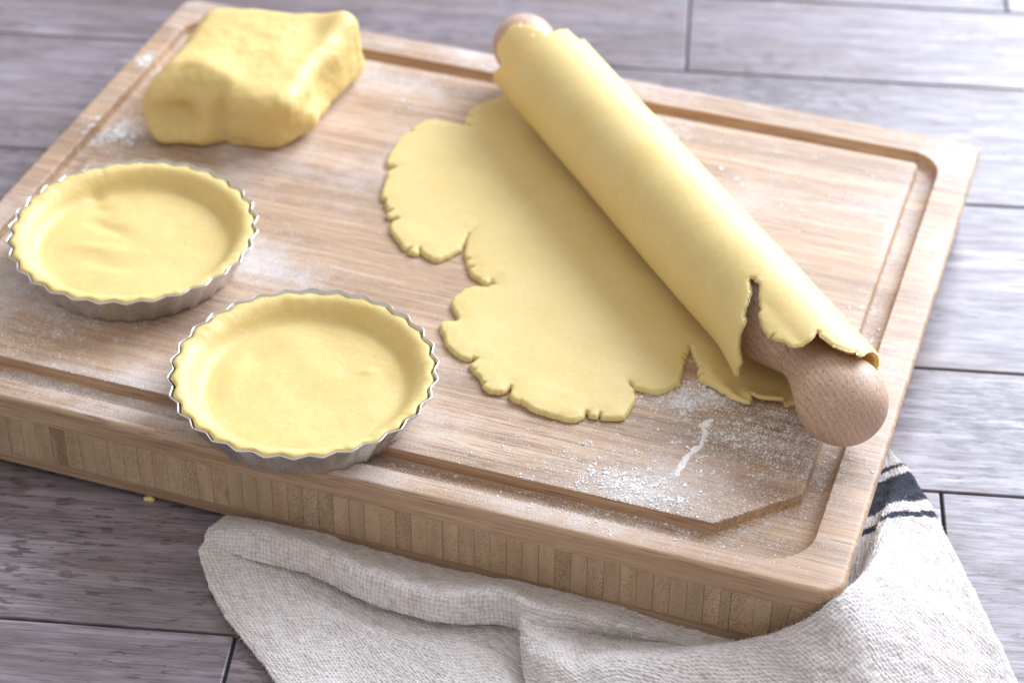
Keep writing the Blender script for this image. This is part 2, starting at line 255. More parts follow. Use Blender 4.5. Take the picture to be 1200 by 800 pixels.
def mat_dough(name, col=(0.715, 0.555, 0.225), sss=0.35, scale=0.006, rough=0.52):
    M = Mat(name); o = M.coord()
    n1 = M.noise(o, 45, 4, 0.55); n2 = M.noise(o, 420, 3, 0.6); n3 = M.noise(o, 1500, 2, 0.6)
    c2 = tuple(min(1, a * b) for a, b in zip(col, (1.04, 1.06, 1.20))); c0 = tuple(a * b for a, b in zip(col, (0.95, 0.92, 0.80)))
    base = M.ramp(n1, [(0.15, c0), (0.5, col), (0.85, c2)])
    base = M.mix(M.ramp(n2, [(0.52, 0.0), (0.72, 0.25)]), base, (0.84, 0.70, 0.40))
    sp = M.noise(o, 260, 1, 0.5)
    base = M.mix(M.ramp(sp, [(0.775, 0.0), (0.80, 0.5)]), base, (0.45, 0.33, 0.16))
    M.set(Base_Color=base, Roughness=rough, Specular_IOR_Level=0.5, Subsurface_Weight=sss, Subsurface_Scale=scale)
    M.b.inputs['Subsurface Radius'].default_value = (1.0, 0.62, 0.16)
    M.bump(M.math('ADD', M.math('MULTIPLY', n2, 0.8), M.math('MULTIPLY', n3, 0.35)), 0.2, 0.0008)
    return M.m

def mat_beech():
    M = Mat('beech_wood'); o = M.coord()
    x, y, z = M.sep(o)
    off = M.math('ADD', M.math('MULTIPLY', M.noise(M.mapping(o, (9, 30, 30)), 1.0, 2), 0.008), 0.0)
    yy = M.math('ADD', M.math('MULTIPLY', y, 0.92), M.math('ADD', M.math('MULTIPLY', z, 0.5), off))
    ring = M.math('SINE', M.math('MULTIPLY', yy, 2600.0))
    fine = M.noise(M.mapping(o, (60, 900, 900)), 1.0, 3, 0.6)
    fleck = M.noise(M.mapping(o, (300, 2100, 2800), (3, 1, 2)), 1.0, 1, 0.5)
    base = M.ramp(fine, [(0.3, (0.48, 0.315, 0.215)), (0.7, (0.63, 0.46, 0.335))])
    base = M.mix(M.ramp(ring, [(0.2, 0.0), (1.0, 0.28)]), base, (0.36, 0.20, 0.145))
    base = M.mix(M.ramp(fleck, [(0.63, 0.0), (0.68, 0.85)]), base, (0.17, 0.085, 0.06))
    M.set(Base_Color=base, Roughness=0.5, Specular_IOR_Level=0.4)
    M.bump(M.math('SUBTRACT', fine, M.math('MULTIPLY', fleck, 0.7)), 0.12, 0.0003)
    return M.m

def mat_tin():
    M = Mat('dull_tinplate'); o = M.coord()
    n = M.noise(o, 60, 4, 0.6); n2 = M.noise(M.mapping(o, (1, 1, 0.15)), 600, 3, 0.6)
    base = M.ramp(n, [(0.3, (0.58, 0.575, 0.57)), (0.7, (0.76, 0.755, 0.75))])
    M.set(Base_Color=base, Metallic=0.92, Roughness=M.ramp(n2, [(0.3, 0.22), (0.7, 0.38)]))
    M.bump(n2, 0.06, 0.0003)
    return M.m

def mat_cloth():
    M = Mat('woven_cotton'); uv = M.coord('UV'); o = M.coord()
    at = M.n('ShaderNodeAttribute'); at.attribute_name = 'stripe'
    yl = M.n('ShaderNodeAttribute'); yl.attribute_name = 'yarn'
    n1 = M.noise(o, 1400, 3, 0.65); n2 = M.noise(o, 60, 3, 0.5); n3 = M.noise(o, 420, 3, 0.65)
    base = M.ramp(n3, [(0.25, (0.57, 0.525, 0.505)), (0.55, (0.70, 0.665, 0.645)), (0.8, (0.76, 0.735, 0.72))])
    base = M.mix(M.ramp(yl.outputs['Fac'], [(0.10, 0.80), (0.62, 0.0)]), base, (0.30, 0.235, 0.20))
    base = M.mix(M.ramp(n2, [(0.5, 0.0), (0.75, 0.25)]), base, (0.60, 0.50, 0.44))
    sfm = M.math('GREATER_THAN', M.math('ADD', at.outputs['Fac'], M.math('MULTIPLY', M.math('SUBTRACT', n3, 0.5), 0.7)), 0.5)
    base = M.mix(sfm, base, (0.018, 0.022, 0.036))
    M.set(Base_Color=base, Roughness=0.95, Specular_IOR_Level=0.15, Sheen_Weight=0.25, Sheen_Roughness=0.5)
    M.bump(n1, 0.5, 0.0006)
    return M.m

def plain(name, col, rough=0.8, spec=0.3):
    M = Mat(name); n = M.noise(M.coord(), 300, 3, 0.6)
    M.set(Base_Color=M.ramp(n, [(0.3, tuple(c * 0.85 for c in col)), (0.7, tuple(min(1, c * 1.1) for c in col))]), Roughness=rough, Specular_IOR_Level=spec)
    M.bump(n, 0.2, 0.0005)
    return M.m

PLANK = mat_plank(); GROUT = plain('dark_joint', (0.05, 0.06, 0.08))
TOP = mat_board('bamboo_top'); BOTTOM = mat_board('bamboo_bottom', 0.8, False); STRIP = mat_strip()
FOOT = plain('rubber', (0.03, 0.03, 0.03))
DOUGH = mat_dough('rolled_dough'); CASE = mat_dough('lining_dough', (0.69, 0.53, 0.205)); LUMP = mat_dough('block_dough', (0.70, 0.525, 0.195), 0.35, 0.008)
BEECH = mat_beech(); TIN = mat_tin(); CLOTH_M = mat_cloth()
FIBRE = plain('cotton_fibre', (0.74, 0.72, 0.71), 0.95, 0.1)
FLOUR_M = plain('flour', (0.90, 0.895, 0.89), 0.95, 0.05)

# ------------------------------------------------------------------ floor of three plank widths
def build_floor():
    A = math.radians(13.5)
    base = mesh_obj('floor', [(-6, -6, FLOOR_Z - 0.0022), (6, -6, FLOOR_Z - 0.0022), (6, 6, FLOOR_Z - 0.0022), (-6, 6, FLOOR_Z - 0.0022)], [(0, 1, 2, 3)], GROUT, smooth=False)
    tag(base, kind='structure')
    Lp = 0.62
    def plank_mesh(w):
        bm = bmesh.new()
        g = 0.0007; b = 0.0006
        rings = [(g, -0.010), (g, -b), (g + b * 0.35, -b * 0.3), (g + b, 0.0)]
        vs = []
        for q, z in rings:
            vs.append([bm.verts.new(c) for c in ((q, q, z), (Lp - q, q, z), (Lp - q, w - q, z), (q, w - q, z))])
        for a, c in zip(vs, vs[1:]):
            for i in range(4): bm.faces.new((a[i], a[(i + 1) % 4], c[(i + 1) % 4], c[i]))
        bm.faces.new(vs[-1])
        me = bpy.data.meshes.new('floor_plank'); bm.to_mesh(me); bm.free(); me.materials.append(PLANK)
        return me
    widths = (0.116, 0.086, 0.138); meshes = [plank_mesh(w) for w in widths]
    known = {(-1, 2): 0.1885, (0, 0): 0.478, (0, 1): 0.30, (0, 2): 0.72, (1, 0): 0.68, (1, 1): 0.3567, (1, 2): 0.543}
    y = -0.107 - 0.34 * 2
    for k in range(-2, 5):
        for j, w in enumerate(widths):
            e0 = known.get((k, j), random.uniform(0, Lp))
            for i in range(-3, 4):
                ox = e0 + Lp * i; oy = y
                cx = ox + Lp / 2; cy = oy + w / 2
                if abs(cx - 0.3) > 1.5: continue
                o = link(bpy.data.objects.new('floor_plank', meshes[j]), base)
                o.location = (math.cos(A) * ox - math.sin(A) * oy, math.sin(A) * ox + math.cos(A) * oy, FLOOR_Z + random.uniform(-0.0002, 0.0))
                o.rotation_euler = (0, 0, A)
            y += w
build_floor()

# ------------------------------------------------------------------ chopping board
BW, BH = 0.44, 0.3393
GO = (0.0125, 0.0113, 0.4232, 0.3203); GI = (0.0245, 0.0240, 0.4125, 0.3103); GD = 0.0056
NA = 12
def rrect(x0, y0, x1, y1, r, chamfer=None):
    """corner arcs BL, BR, TR, TL with NA+1 points each (same count for every loop)"""
    if not isinstance(r, tuple): r = (r,) * 4
    cs = ((x0 + r[0], y0 + r[0], 180), (x1 - r[1], y0 + r[1], 270), (x1 - r[2], y1 - r[2], 0), (x0 + r[3], y1 - r[3], 90))
    out = []
    for q, (cx, cy, a0) in enumerate(cs):
        for i in range(NA + 1):
            if q == 1 and chamfer:
                (ax, ay), (bx, by) = chamfer; f = i / NA
                out.append((ax + (bx - ax) * f, ay + (by - ay) * f))
            else:
                a = math.radians(a0 + 90 * i / NA); out.append((cx + r[q] * math.cos(a), cy + r[q] * math.sin(a)))
    return out

def build_board():
    root = empty('chopping_board', (0, 0, FLOOR_Z))
    tag(root, 'thick bamboo chopping board with a carved juice groove, dusted with flour', 'chopping board')
    def loft(name, loops, mat, cap_bottom, sharp=35):
        V = []; F = []
        for lp, z in loops: V += [(x, y, z - FLOOR_Z) for x, y in lp]
        n = len(loops[0][0])
        for k in range(len(loops) - 1):
            for i in range(n):
                j = (i + 1) % n; F.append((k * n + i, k * n + j, (k + 1) * n + j, (k + 1) * n + i))
        F.append(tuple((len(loops) - 1) * n + i for i in range(n)))
        if cap_bottom: F.append(tuple(reversed(range(n))))
        return mesh_obj(name, V, F, mat, root, True, sharp)
    R0 = 0.010
    L = [(rrect(0, 0, BW - 0.0014, BH, R0), -0.0111)]
    rr = 0.0026
    for a in (0, 22, 45, 68, 90):
        q = rr * (1 - math.cos(math.radians(a))); L.append((rrect(q, q, BW - q, BH - q, R0 - q), -rr + rr * math.sin(math.radians(a))))
    def off(rc, q): return (rc[0] + q, rc[1] + q, rc[2] - q, rc[3] - q)
    ro = (0.017, 0.020, 0.017, 0.017)
    for q, z in ((-0.0003, 0), (0.0002, -0.0005), (0.0006, -GD * 0.6), (0.0014, -GD * 0.86), (0.0030, -GD)):
        L.append((rrect(*off(GO, q), tuple(a - q for a in ro)), z))
    ch = ((0.3826, 0.0240), (0.4125, 0.0532))
    def cho(q): return ((ch[0][0] + q * 0.4, ch[0][1] - q), (ch[1][0] + q, ch[1][1] - q * 0.4))
    for q, z in ((0.0008, -GD), (0.0002, -GD * 0.9), (0.0, -0.0005), (-0.0004, 0.0)):
        L.append((rrect(*off(GI, -q), 0.003 + q, cho(q)), z))
    loft('top_panel', L, TOP, True)
    def slab(z0, z1, name, mat, rb):
        q = 0.0046; q1 = 0.0038         # the right-hand side leans inwards
        lo = [(rrect(rb, rb, BW - q - rb, BH - rb, R0 - rb), z0), (rrect(0, 0, BW - q, BH, R0), z0 + rb), (rrect(0, 0, BW - q1, BH, R0), z1)]
        return loft(name, lo, mat, True)
    slab(-0.0387, -0.0323, 'bottom_panel', BOTTOM, 0.0012)
    # end-grain strips between the panels, front to back
    z0, z1 = -0.0322 - FLOOR_Z, -0.0112 - FLOOR_Z
    b = 0.0002
    def strip_mesh(w):
        bm = bmesh.new(); x0, x1, y0, y1 = 0.00003, w - 0.00003, 0.0, BH
        prof = [(x0, y0 + b), (x0 + b, y0), (x1 - b, y0), (x1, y0 + b), (x1, y1 - b), (x1 - b, y1), (x0 + b, y1), (x0, y1 - b)]
        lo = [bm.verts.new((x, y, z0)) for x, y in prof]; hi = [bm.verts.new((x, y, z1)) for x, y in prof]
        for i in range(8): bm.faces.new((lo[i], lo[(i + 1) % 8], hi[(i + 1) % 8], hi[i]))
        bm.faces.new(hi); bm.faces.new(lo[::-1])
        me = bpy.data.meshes.new('bamboo_strip'); bm.to_mesh(me); bm.free(); me.materials.append(STRIP); return me
    EW = 0.0125; n = 60; W = (BW - 2 * EW) / n
    variants = [strip_mesh(W), strip_mesh(W * 0.6), strip_mesh(W * 1.4)]
    i = 0; x = EW
    seq = [0] * n; seq[55] = 1; seq[56] = 2
    for s in seq:
        o = link(bpy.data.objects.new('bamboo_strip', variants[s]), root)
        o.location = (x, random.uniform(-0.00012, 0.00016), 0); x += W * (1, 0.6, 1.4)[s]
    lp = rrect(0, 0, BW, BH, R0)
    for side in (0, 1):
        pts = [(px, py) for px, py in lp if (px > BW - EW if side else px < EW)]
        e = BW - EW if side else EW
        if side: pts = [(e + 0.00006, 0)] + pts + [(e + 0.00006, BH)]
        else:
            k = NA + 1; pts = [(e - 0.00006, BH)] + [q for q in lp[3 * k:] if q[0] < EW] + [q for q in lp[:k] if q[0] < EW] + [(e - 0.00006, 0)]
        m = len(pts); ln = lambda a, q: a - q * max(0.0, (a - e) / EW) if side else a
        V = [(ln(a, 0.0037), c, z0) for a, c in pts] + [(ln(a, 0.0015), c, z1) for a, c in pts]
        F = [(q, (q + 1) % m, m + (q + 1) % m, m + q) for q in range(m)] + [tuple(range(m, 2 * m)), tuple(reversed(range(m)))]
        mesh_obj('bamboo_strip', V, F, STRIP, root, True, 30)
    for fx, fy in ((0.04, 0.04), (BW - 0.055, 0.06), (0.04, BH - 0.04), (BW - 0.04, BH - 0.04)):
        V = []; m = 16
        for r_, z in ((0.006, 0.0), (0.0065, 0.0026)): V += [(fx + r_ * math.cos(2 * math.pi * q / m), fy + r_ * math.sin(2 * math.pi * q / m), z) for q in range(m)]
        F = [(q, (q + 1) % m, m + (q + 1) % m, m + q) for q in range(m)] + [tuple(range(m, 2 * m)), tuple(reversed(range(m)))]
        mesh_obj('rubber_foot', V, F, FOOT, root, True, 40)
build_board()

def board_z(x, y):
    def inside(rc, x, y): return (x > rc[0]) & (x < rc[2]) & (y > rc[1]) & (y < rc[3])
    ch = (x - 0.3826) - (y - 0.0240) * (0.0299 / 0.0292) > 0
    plateau = inside(GI, x, y) & ~ch
    groove = inside(GO, x, y) & ~plateau
    return np.where(groove, -GD, 0.0)

# ------------------------------------------------------------------ tart tins and their pastry cases
NF = 30
def tri(a): # triangle wave -1..1, peak at a = 0
    f = (a / (2 * math.pi)) % 1.0
    return 1 - 4 * np.abs(f - np.round(f)) * 1.0
RT, RB, HT, AMP = 0.0564, 0.0462, 0.018, 0.00105
def flute(ang, z):
    f = np.clip(z / HT, 0, 1)
    w = tri(ang * NF); w = np.sign(w) * np.abs(w) ** 0.85
    return RB + (RT - RB) * f + AMP * (0.55 + 0.45 * f) * w

def build_tin(cx, cy, ph, tin_label, case_label, seed, case_kind):
    root = empty('tart_tin', (cx, cy, 0.0)); tag(root, tin_label, 'tart tin', 'fluted tart tins on the board')
    m = NF * 12; ang = np.arange(m) * 2 * math.pi / m
    th = 0.0004
    V = []; rows = []
    zs = list(np.linspace(0.0006, HT, 7))
    def ring(r, z): 
        z = z + np.zeros(m); rows.append(np.stack([r * np.cos(ang + ph), r * np.sin(ang + ph), z], 1))
    for z in zs: ring(flute(ang, z), z)
    for z in zs[::-1]: ring(flute(ang, z) - th, z)
    ring(np.full(m, RB - 0.002), 0.0012)
    k = len(rows); V = np.concatenate(rows)
    F = []
    idx = np.arange(m); nx = (idx + 1) % m
    for q in range(k - 1): F.append(np.stack([q * m + idx, q * m + nx, (q + 1) * m + nx, (q + 1) * m + idx], 1))
    mesh_obj('fluted_side', V, np.concatenate(F), TIN, root, True, 38)
    # bright cut rim bead following the flutes
    rows = []
    for a in range(8):
        t = a * math.pi / 4
        rr = flute(ang, HT) - th / 2 + 0.00042 * math.cos(t); rows.append(np.stack([rr * np.cos(ang + ph), rr * np.sin(ang + ph), np.full(m, HT + 0.00042 * math.sin(t))], 1))
    V = np.concatenate(rows); F = [np.stack([q * m + idx, q * m + nx, ((q + 1) % 8) * m + nx, ((q + 1) % 8) * m + idx], 1) for q in range(8)]
    mesh_obj('rim', V, np.concatenate(F), TIN, root, True)
    m2 = 64; V = [(0, 0, 0.0011)] + [((RB - 0.0008) * math.cos(2 * math.pi * q / m2), (RB - 0.0008) * math.sin(2 * math.pi * q / m2), 0.0011) for q in range(m2)]
    V += [(0, 0, 0.0004)] + [((RB - 0.0008) * math.cos(2 * math.pi * q / m2), (RB - 0.0008) * math.sin(2 * math.pi * q / m2), 0.0004) for q in range(m2)]
    F = [(0, 1 + q, 1 + (q + 1) % m2) for q in range(m2)] + [(m2 + 1, m2 + 2 + (q + 1) % m2, m2 + 2 + q) for q in range(m2)] + [(1 + q, m2 + 2 + q, m2 + 2 + (q + 1) % m2, 1 + (q + 1) % m2) for q in range(m2)]
    mesh_obj('base', V, F, TIN, root, False)

    # pastry case: one closed skin, outside pressed into the flutes
    m = NF * 14; ang = np.arange(m) * 2 * math.pi / m
    cs = np.stack([np.cos(ang), np.sin(ang), 0 * ang], 1)
    lowf = vnoise(cs, 1.3, seed, 2); mid = vnoise(cs, 6, seed + 3, 2); hi = vnoise(cs, 22, seed + 5, 2)
    ztop = HT + 0.0001 + 0.0006 * lowf + 0.0004 * mid + 0.00018 * hi + (0.0006 * np.cos(ang + ph + 2.3))
    wall = 0.0064 + 0.0011 * lowf + 0.0003 * mid
    rows = []
    def put(r, z): rows.append(np.stack([r * np.cos(ang + ph), r * np.sin(ang + ph), z + np.zeros(m)], 1))
    put(np.full(m, 0.004), np.full(m, 0.0014)); put(np.full(m, RB - 0.004), np.full(m, 0.0014))
    slack = 0.00025 + 0.0005 * np.clip(vnoise(cs, 3.0, seed + 9, 2) + 0.2, 0, 1)
    for f in np.linspace(0, 1, 10):
        z = 0.002 + (ztop - 0.0022) * f * 0.93
        put(flute(ang, z) - th - slack * (0.3 + f), z)
    ro = flute(ang, ztop) - th - slack * 1.4
    for f in (0.12, 0.3, 0.5, 0.7, 0.88):
        bulge = 0.0006 * math.sin(math.pi * f) ** 0.7
        sm = RT - 0.0012 - th - slack
        put(ro * (1 - f) ** 2 + sm * (1 - (1 - f) ** 2) - wall * 0.85 * f, ztop - 0.0004 + bulge - 0.0016 * f * f)
    r_rim = RT - 0.0012 - th - 0.0006 - (0.0064 + 0.0011 * lowf) * 0.97
    z_rim = HT - 0.0024 + 0.0006 * lowf
    zf = 0.0094
    rf = RB - 0.0054 + 0.0009 * vnoise(cs, 2.0, seed + 20, 2)
    for f in np.linspace(0, 1, 12)[1:]:
        put(r_rim + (rf - r_rim) * f, z_rim + (zf - z_rim) * (1 - (1 - f) ** 2.5))
    for f in np.linspace(0, 1, 34)[1:-1]: put(rf * (1 - f), np.full(m, zf))
    V = np.concatenate(rows); k = len(rows); nin = 12 + 5
    P = V * np.array([1, 1, 1.0]); r = np.hypot(V[:, 0], V[:, 1])
    inner = (np.arange(len(V)) >= nin * m)
    bump = 0.00025 * vnoise(P, 60, seed + 30, 2) + 0.0007 * vnoise(P, 24, seed + 31, 2) + 0.00008 * vnoise(P, 170, seed + 33, 2)
    # thumb presses and ridges on the floor
    ctr = np.zeros(len(V))
    for (px, py, s1, s2, a, h) in case_kind:
        dx = V[:, 0] - px; dy = V[:, 1] - py
        u_ = dx * math.cos(a) + dy * math.sin(a); v_ = -dx * math.sin(a) + dy * math.cos(a)
        ctr += h * np.exp(-(u_ / s1) ** 2 - (v_ / s2) ** 2)
    fl = np.clip((0.043 - r) / 0.006, 0, 1)
    V[:, 2] += inner * (bump * (0.6 + 0.9 * fl) + ctr)
    V[:, 2] += (~inner & (np.arange(len(V)) >= 11 * m)) * 0.00035 * vnoise(P, 120, seed + 40, 2)
    idx = np.arange(m); nx = (idx + 1) % m; F = []
    for q in range(k - 1): F.append(np.stack([q * m + idx, q * m + nx, (q + 1) * m + nx, (q + 1) * m + idx], 1))
    faces = np.concatenate(F).tolist(); faces.append(tuple(range((k - 1) * m, k * m))); faces.append(tuple(range(m - 1, -1, -1)))
    o = mesh_obj('pastry_case', V, faces, CASE); o.location = (cx, cy, 0)
    tag(o, case_label, 'pastry case', 'raw pastry cases in the tins')
    return o
build_tin(*TIN_A, 'fluted metal tart tin in front, overhanging the near edge of the board', 'smooth raw pastry case in the tin nearest the front edge', 1.0,
          [(-0.027, 0.012, 0.010, 0.004, 0.9, -0.0007), (-0.03, -0.010, 0.006, 0.016, 0.2, 0.0007), (0.022, 0.018, 0.004, 0.0025, 0.3, 0.0007), (0.0, 0.0, 0.028, 0.028, 0, -0.0004)])
build_tin(*TIN_B, 'fluted metal tart tin at the left, below the dough block', 'thumb-dented raw pastry case in the left tin below the dough block', 2.0,
          [(-0.028, 0.020, 0.006, 0.004, 0.5, -0.0010), (-0.018, 0.008, 0.012, 0.004, -0.2, -0.0011), (-0.012, -0.008, 0.013, 0.004, 0.15, 0.0012), (-0.005, -0.018, 0.012, 0.004, 0.1, -0.0009), (-0.035, 0.028, 0.004, 0.004, 0, -0.0014)])

# ------------------------------------------------------------------ rolling pin and the sheet of dough wound on it
U = Vector(U_DIR); Wd = Vector(W_DIR); PF = Vector(PIN_FAR)
RO, TH = 0.0241, 0.0031; RM = RO - TH / 2

def build_pin():
    root = empty('rolling_pin', (PF.x, PF.y, 0.0)); root.rotation_euler = (0, 0, math.atan2(U.y, U.x))
    tag(root, 'pale beech rolling pin with round knob handles wrapped in dough', 'rolling pin')
    L = PIN_LEN
    end = [(0.0188, 0.0), (0.0184, 0.0035), (0.0172, 0.0080), (0.0150, 0.0120), (0.0115, 0.0152), (0.0070, 0.0176), (0.0020, 0.0188), (-0.0030, 0.0187), (-0.0080, 0.0176), (-0.0130, 0.0158), (-0.0180, 0.0138), (-0.0230, 0.0123), (-0.0270, 0.0113), (-0.0305, 0.0110)]
    sh = [(-0.0305, 0.0110), (-0.0340, 0.0114), (-0.0380, 0.0128), (-0.0430, 0.0144), (-0.0490, 0.0164), (-0.0560, 0.0184), (-0.0630, 0.0200), (-0.0700, 0.0207), (-0.0800, 0.0209)]
    def spline(p):
        out = []; p = [p[0]] + p + [p[-1]]
        for i in range(1, len(p) - 2):
            for f in np.linspace(0, 1, 5)[:-1]:
                a, b, c, d = [np.array(q) for q in p[i - 1:i + 3]]
                out.append(tuple(0.5 * ((2 * b) + (c - a) * f + (2 * a - 5 * b + 4 * c - d) * f * f + (3 * b - a - 3 * c + d) * f ** 3)))
        out.append(p[-1]); return out
    def lathe(name, prof, cap):
        m = 72; V = []; F = []
        for t, r in prof: V += [(t, r * math.cos(2 * math.pi * q / m), RO + r * math.sin(2 * math.pi * q / m)) for q in range(m)]
        for k in range(len(prof) - 1):
            for q in range(m):
                F.append((k * m + q, (k + 1) * m + q, (k + 1) * m + (q + 1) % m, k * m + (q + 1) % m))
        F.append(tuple(range(m - 1, -1, -1))); F.append(tuple((len(prof) - 1) * m + q for q in range(m)))
        o = mesh_obj(name, V, F, BEECH, root, True)
        return o
    e = spline(end); s = spline(sh)
    e[0] = (0.0188, 0.0003)
    near = [(L + t, r) for t, r in e]; lathe('handle', near[::-1], True)
    k = 0.87
    lathe('handle', [(-t * k + 0.0305 * (1 - k), r * (k if t > -0.02 else 1)) for t, r in e], True)
    barrel = [(-t, r) for t, r in s] + [(L + t, r) for t, r in s[::-1]]
    barrel[0] = (barrel[0][0] + 0.0001, barrel[0][1]); barrel[-1] = (barrel[-1][0] - 0.0001, barrel[-1][1])
    lathe('barrel', barrel, True)
build_pin()

def seg_dist(P, A, B):
    """distance from points P (n,2) to the closed polyline A->B, chunked"""
    out = np.full(len(P), 1e9); d = B - A; L2 = (d ** 2).sum(1) + 1e-15
    for c in range(0, len(P), 2000):
        q = P[c:c + 2000, None, :] - A[None]; t = np.clip((q * d[None]).sum(2) / L2, 0, 1)
        out[c:c + 2000] = np.sqrt(((q - t[..., None] * d[None]) ** 2).sum(2)).min(1)
    return out

def inside_poly(P, A, B):
    r = np.zeros(len(P), bool)
    for (x0, y0), (x1, y1) in zip(A, B):
        if y0 == y1: continue
        c = (y0 > P[:, 1]) != (y1 > P[:, 1])
        r ^= c & (P[:, 0] < (x1 - x0) * (P[:, 1] - y0) / (y1 - y0) + x0)
    return r

def build_sheet():
    pl = np.array(DOUGH_OUTLINE); n = len(pl); pts = []
    for i in range(n):
        a, b, c, d = pl[i - 1], pl[i], pl[(i + 1) % n], pl[(i + 2) % n]
        k = max(1, int(np.linalg.norm(c - b) / 0.0006))
        for f in np.arange(k) / k:
            cr = 0.5 * ((2 * b) + (c - a) * f + (2 * a - 5 * b + 4 * c - d) * f * f + (3 * b - a - 3 * c + d) * f ** 3)
            lin = b + (c - b) * f
            pts.append(0.45 * cr + 0.55 * lin)
    P = np.array(pts); nn = len(P)
    tg = np.roll(P, -1, 0) - np.roll(P, 1, 0); tg /= np.linalg.norm(tg, axis=1)[:, None] + 1e-12
    nr = np.stack([tg[:, 1], -tg[:, 0]], 1); p3 = np.concatenate([P, np.zeros((nn, 1))], 1)
    P = P + nr * (0.00042 * vnoise(p3, 620, 3, 3) + 0.0005 * vnoise(p3, 190, 5, 2))[:, None]
    # short dry splits all along the rim
    cut = (rng.random(nn) < 0.04); cut &= ~(np.roll(cut, 1) | np.roll(cut, 2) | np.roll(cut, 3))
    area2 = (pl[:, 0] * np.roll(pl[:, 1], -1) - np.roll(pl[:, 0], -1) * pl[:, 1]).sum()
    inward = -nr * (1 if area2 > 0 else -1)
    P = P + inward * (cut * np.clip(rng.exponential(0.0011, nn), 0.0003, 0.0036))[:, None]
    A, B = P, np.roll(P, -1, 0)
    lo, hi = P.min(0), P.max(0)
    def grid(h):
        gx, gy = np.meshgrid(np.arange(lo[0], hi[0], h), np.arange(lo[1], hi[1], h * 0.87)); gx[1::2] += h / 2
        g = np.stack([gx.ravel(), gy.ravel()], 1) + rng.uniform(-0.12, 0.12, (gx.size, 2)) * h
        g = g[inside_poly(g, A, B)]; return g, seg_dist(g, A, B)
    g1, d1 = grid(0.0009); g1 = g1[(d1 > 0.00035) & (d1 < 0.0042)]
    g2, d2 = grid(0.0020); g2 = g2[d2 >= 0.0042]
    allp = np.concatenate([P, g1, g2])
    res = delaunay_2d_cdt([Vector(q) for q in allp], [(i, (i + 1) % nn) for i in range(nn)], [], 0, 1e-7)
    vs = np.array([tuple(q) for q in res[0]]); tr = np.array([f for f in res[2] if len(f) == 3])
    keep = inside_poly(vs[tr].mean(1), A, B); tr = tr[keep]
    d = seg_dist(vs, A, B)
    isb = d < 1e-6
    prof = np.sqrt(np.clip(1 - (1 - np.clip(d / 0.0014, 0, 1)) ** 2, 0, 1))
    s, t = vs[:, 0], vs[:, 1]
    v3 = np.stack([s, t, 0 * s], 1)
    wrap = np.clip((s - 0.0) / 0.02, 0, 1)
    edge_rag = 0.00050 * vnoise(v3, 900, 8, 2) * np.clip(1 - d / 0.003, 0, 1)
    zt = TH * (0.42 + 0.58 * prof) - 0.0006 * np.clip(1 - d / 0.006, 0, 1) + 0.00018 * vnoise(v3, 60, 1, 3) * prof + edge_rag
    zb = TH * (0.16 + 0.30 * wrap) * (1 - prof) - wrap * (0.00020 * vnoise(v3, 50, 2, 3) + 0.00035 * vnoise(v3, 18, 4, 2)) * prof - wrap * edge_rag * 0.5
    # closed creases pressed into the sheet, and a thin patch stuck on near the front rim
    def crease(a, b, w, h):
        a, b = np.array(a), np.array(b); q = vs - a; L = (b - a) @ (b - a); tt = np.clip((q @ (b - a)) / L, 0, 1)
        return -h * (1 - tt * 0.8) * np.exp(-(np.linalg.norm(q - tt[:, None] * (b - a), axis=1) / w) ** 2)
    zt += crease((-0.0808, 0.1156), (-0.066, 0.106), 0.0006, 0.0009) + crease((-0.0854, 0.1533), (-0.066, 0.148), 0.0006, 0.0005) + crease((-0.042, 0.0299), (-0.034, 0.033), 0.0006, 0.0008)
    ex, ey = s + 0.0995, t - 0.2405; ca, sa = math.cos(0.78), math.sin(0.78)
    el = ((ex * ca + ey * sa) / 0.0185) ** 2 + ((-ex * sa + ey * ca) / 0.0085) ** 2
    zt += 0.00028 / (1 + np.exp((el - 1) * 14))
    lift = np.zeros(len(vs))
    # left lip of the tear stands off the pin; the flap over the handle leans outward
    lift += 0.0042 * np.clip((t - 0.246) / 0.028, 0, 1) ** 1.3 * np.clip((s - 0.082) / 0.012, 0, 1)
    lift += 0.0004 * np.clip((t - 0.300) / 0.02, 0, 1) * (s > 0.03)
    lift += wrap * 0.0003 * vnoise(v3, 26, 6, 2)
    curl = 0.0040 * np.clip(1 - d / 0.010, 0, 1) ** 2 * np.clip((t - 0.245) / 0.01, 0, 1) * np.clip((s + 0.032) / 0.006, 0, 1) * (s < -0.008)
    def place(z):
        out = np.zeros((len(vs), 3)); fl = s < 0
        ph = np.clip(s, 0, None) / RM; rho = RO - z + lift
        a = np.where(fl, s, rho * np.sin(ph)); hh = np.where(fl, z + curl, RO - rho * np.cos(ph))
        out[:, 0] = PF.x + U.x * t + Wd.x * a; out[:, 1] = PF.y + U.y * t + Wd.y * a; out[:, 2] = np.maximum(hh, 0.0002)
        return out
    top, bot = place(zt), place(zb)
    nv = len(vs)
    # boundary edges of the kept triangles -> side wall
    ed = {}
    for f in tr.tolist():
        for a, b in ((f[0], f[1]), (f[1], f[2]), (f[2], f[0])):
            if (b, a) in ed: del ed[(b, a)]
            else: ed[(a, b)] = 1
    faces = tr.tolist() + (tr[:, ::-1] + nv).tolist() + [(b, a, a + nv, b + nv) for a, b in ed]
    o = mesh_obj('dough_sheet', np.concatenate([top, bot]), faces, DOUGH, None, True)
    tag(o, 'ragged sheet of yellow rolled-out dough, its far side wound over the rolling pin', 'rolled dough')
build_sheet()

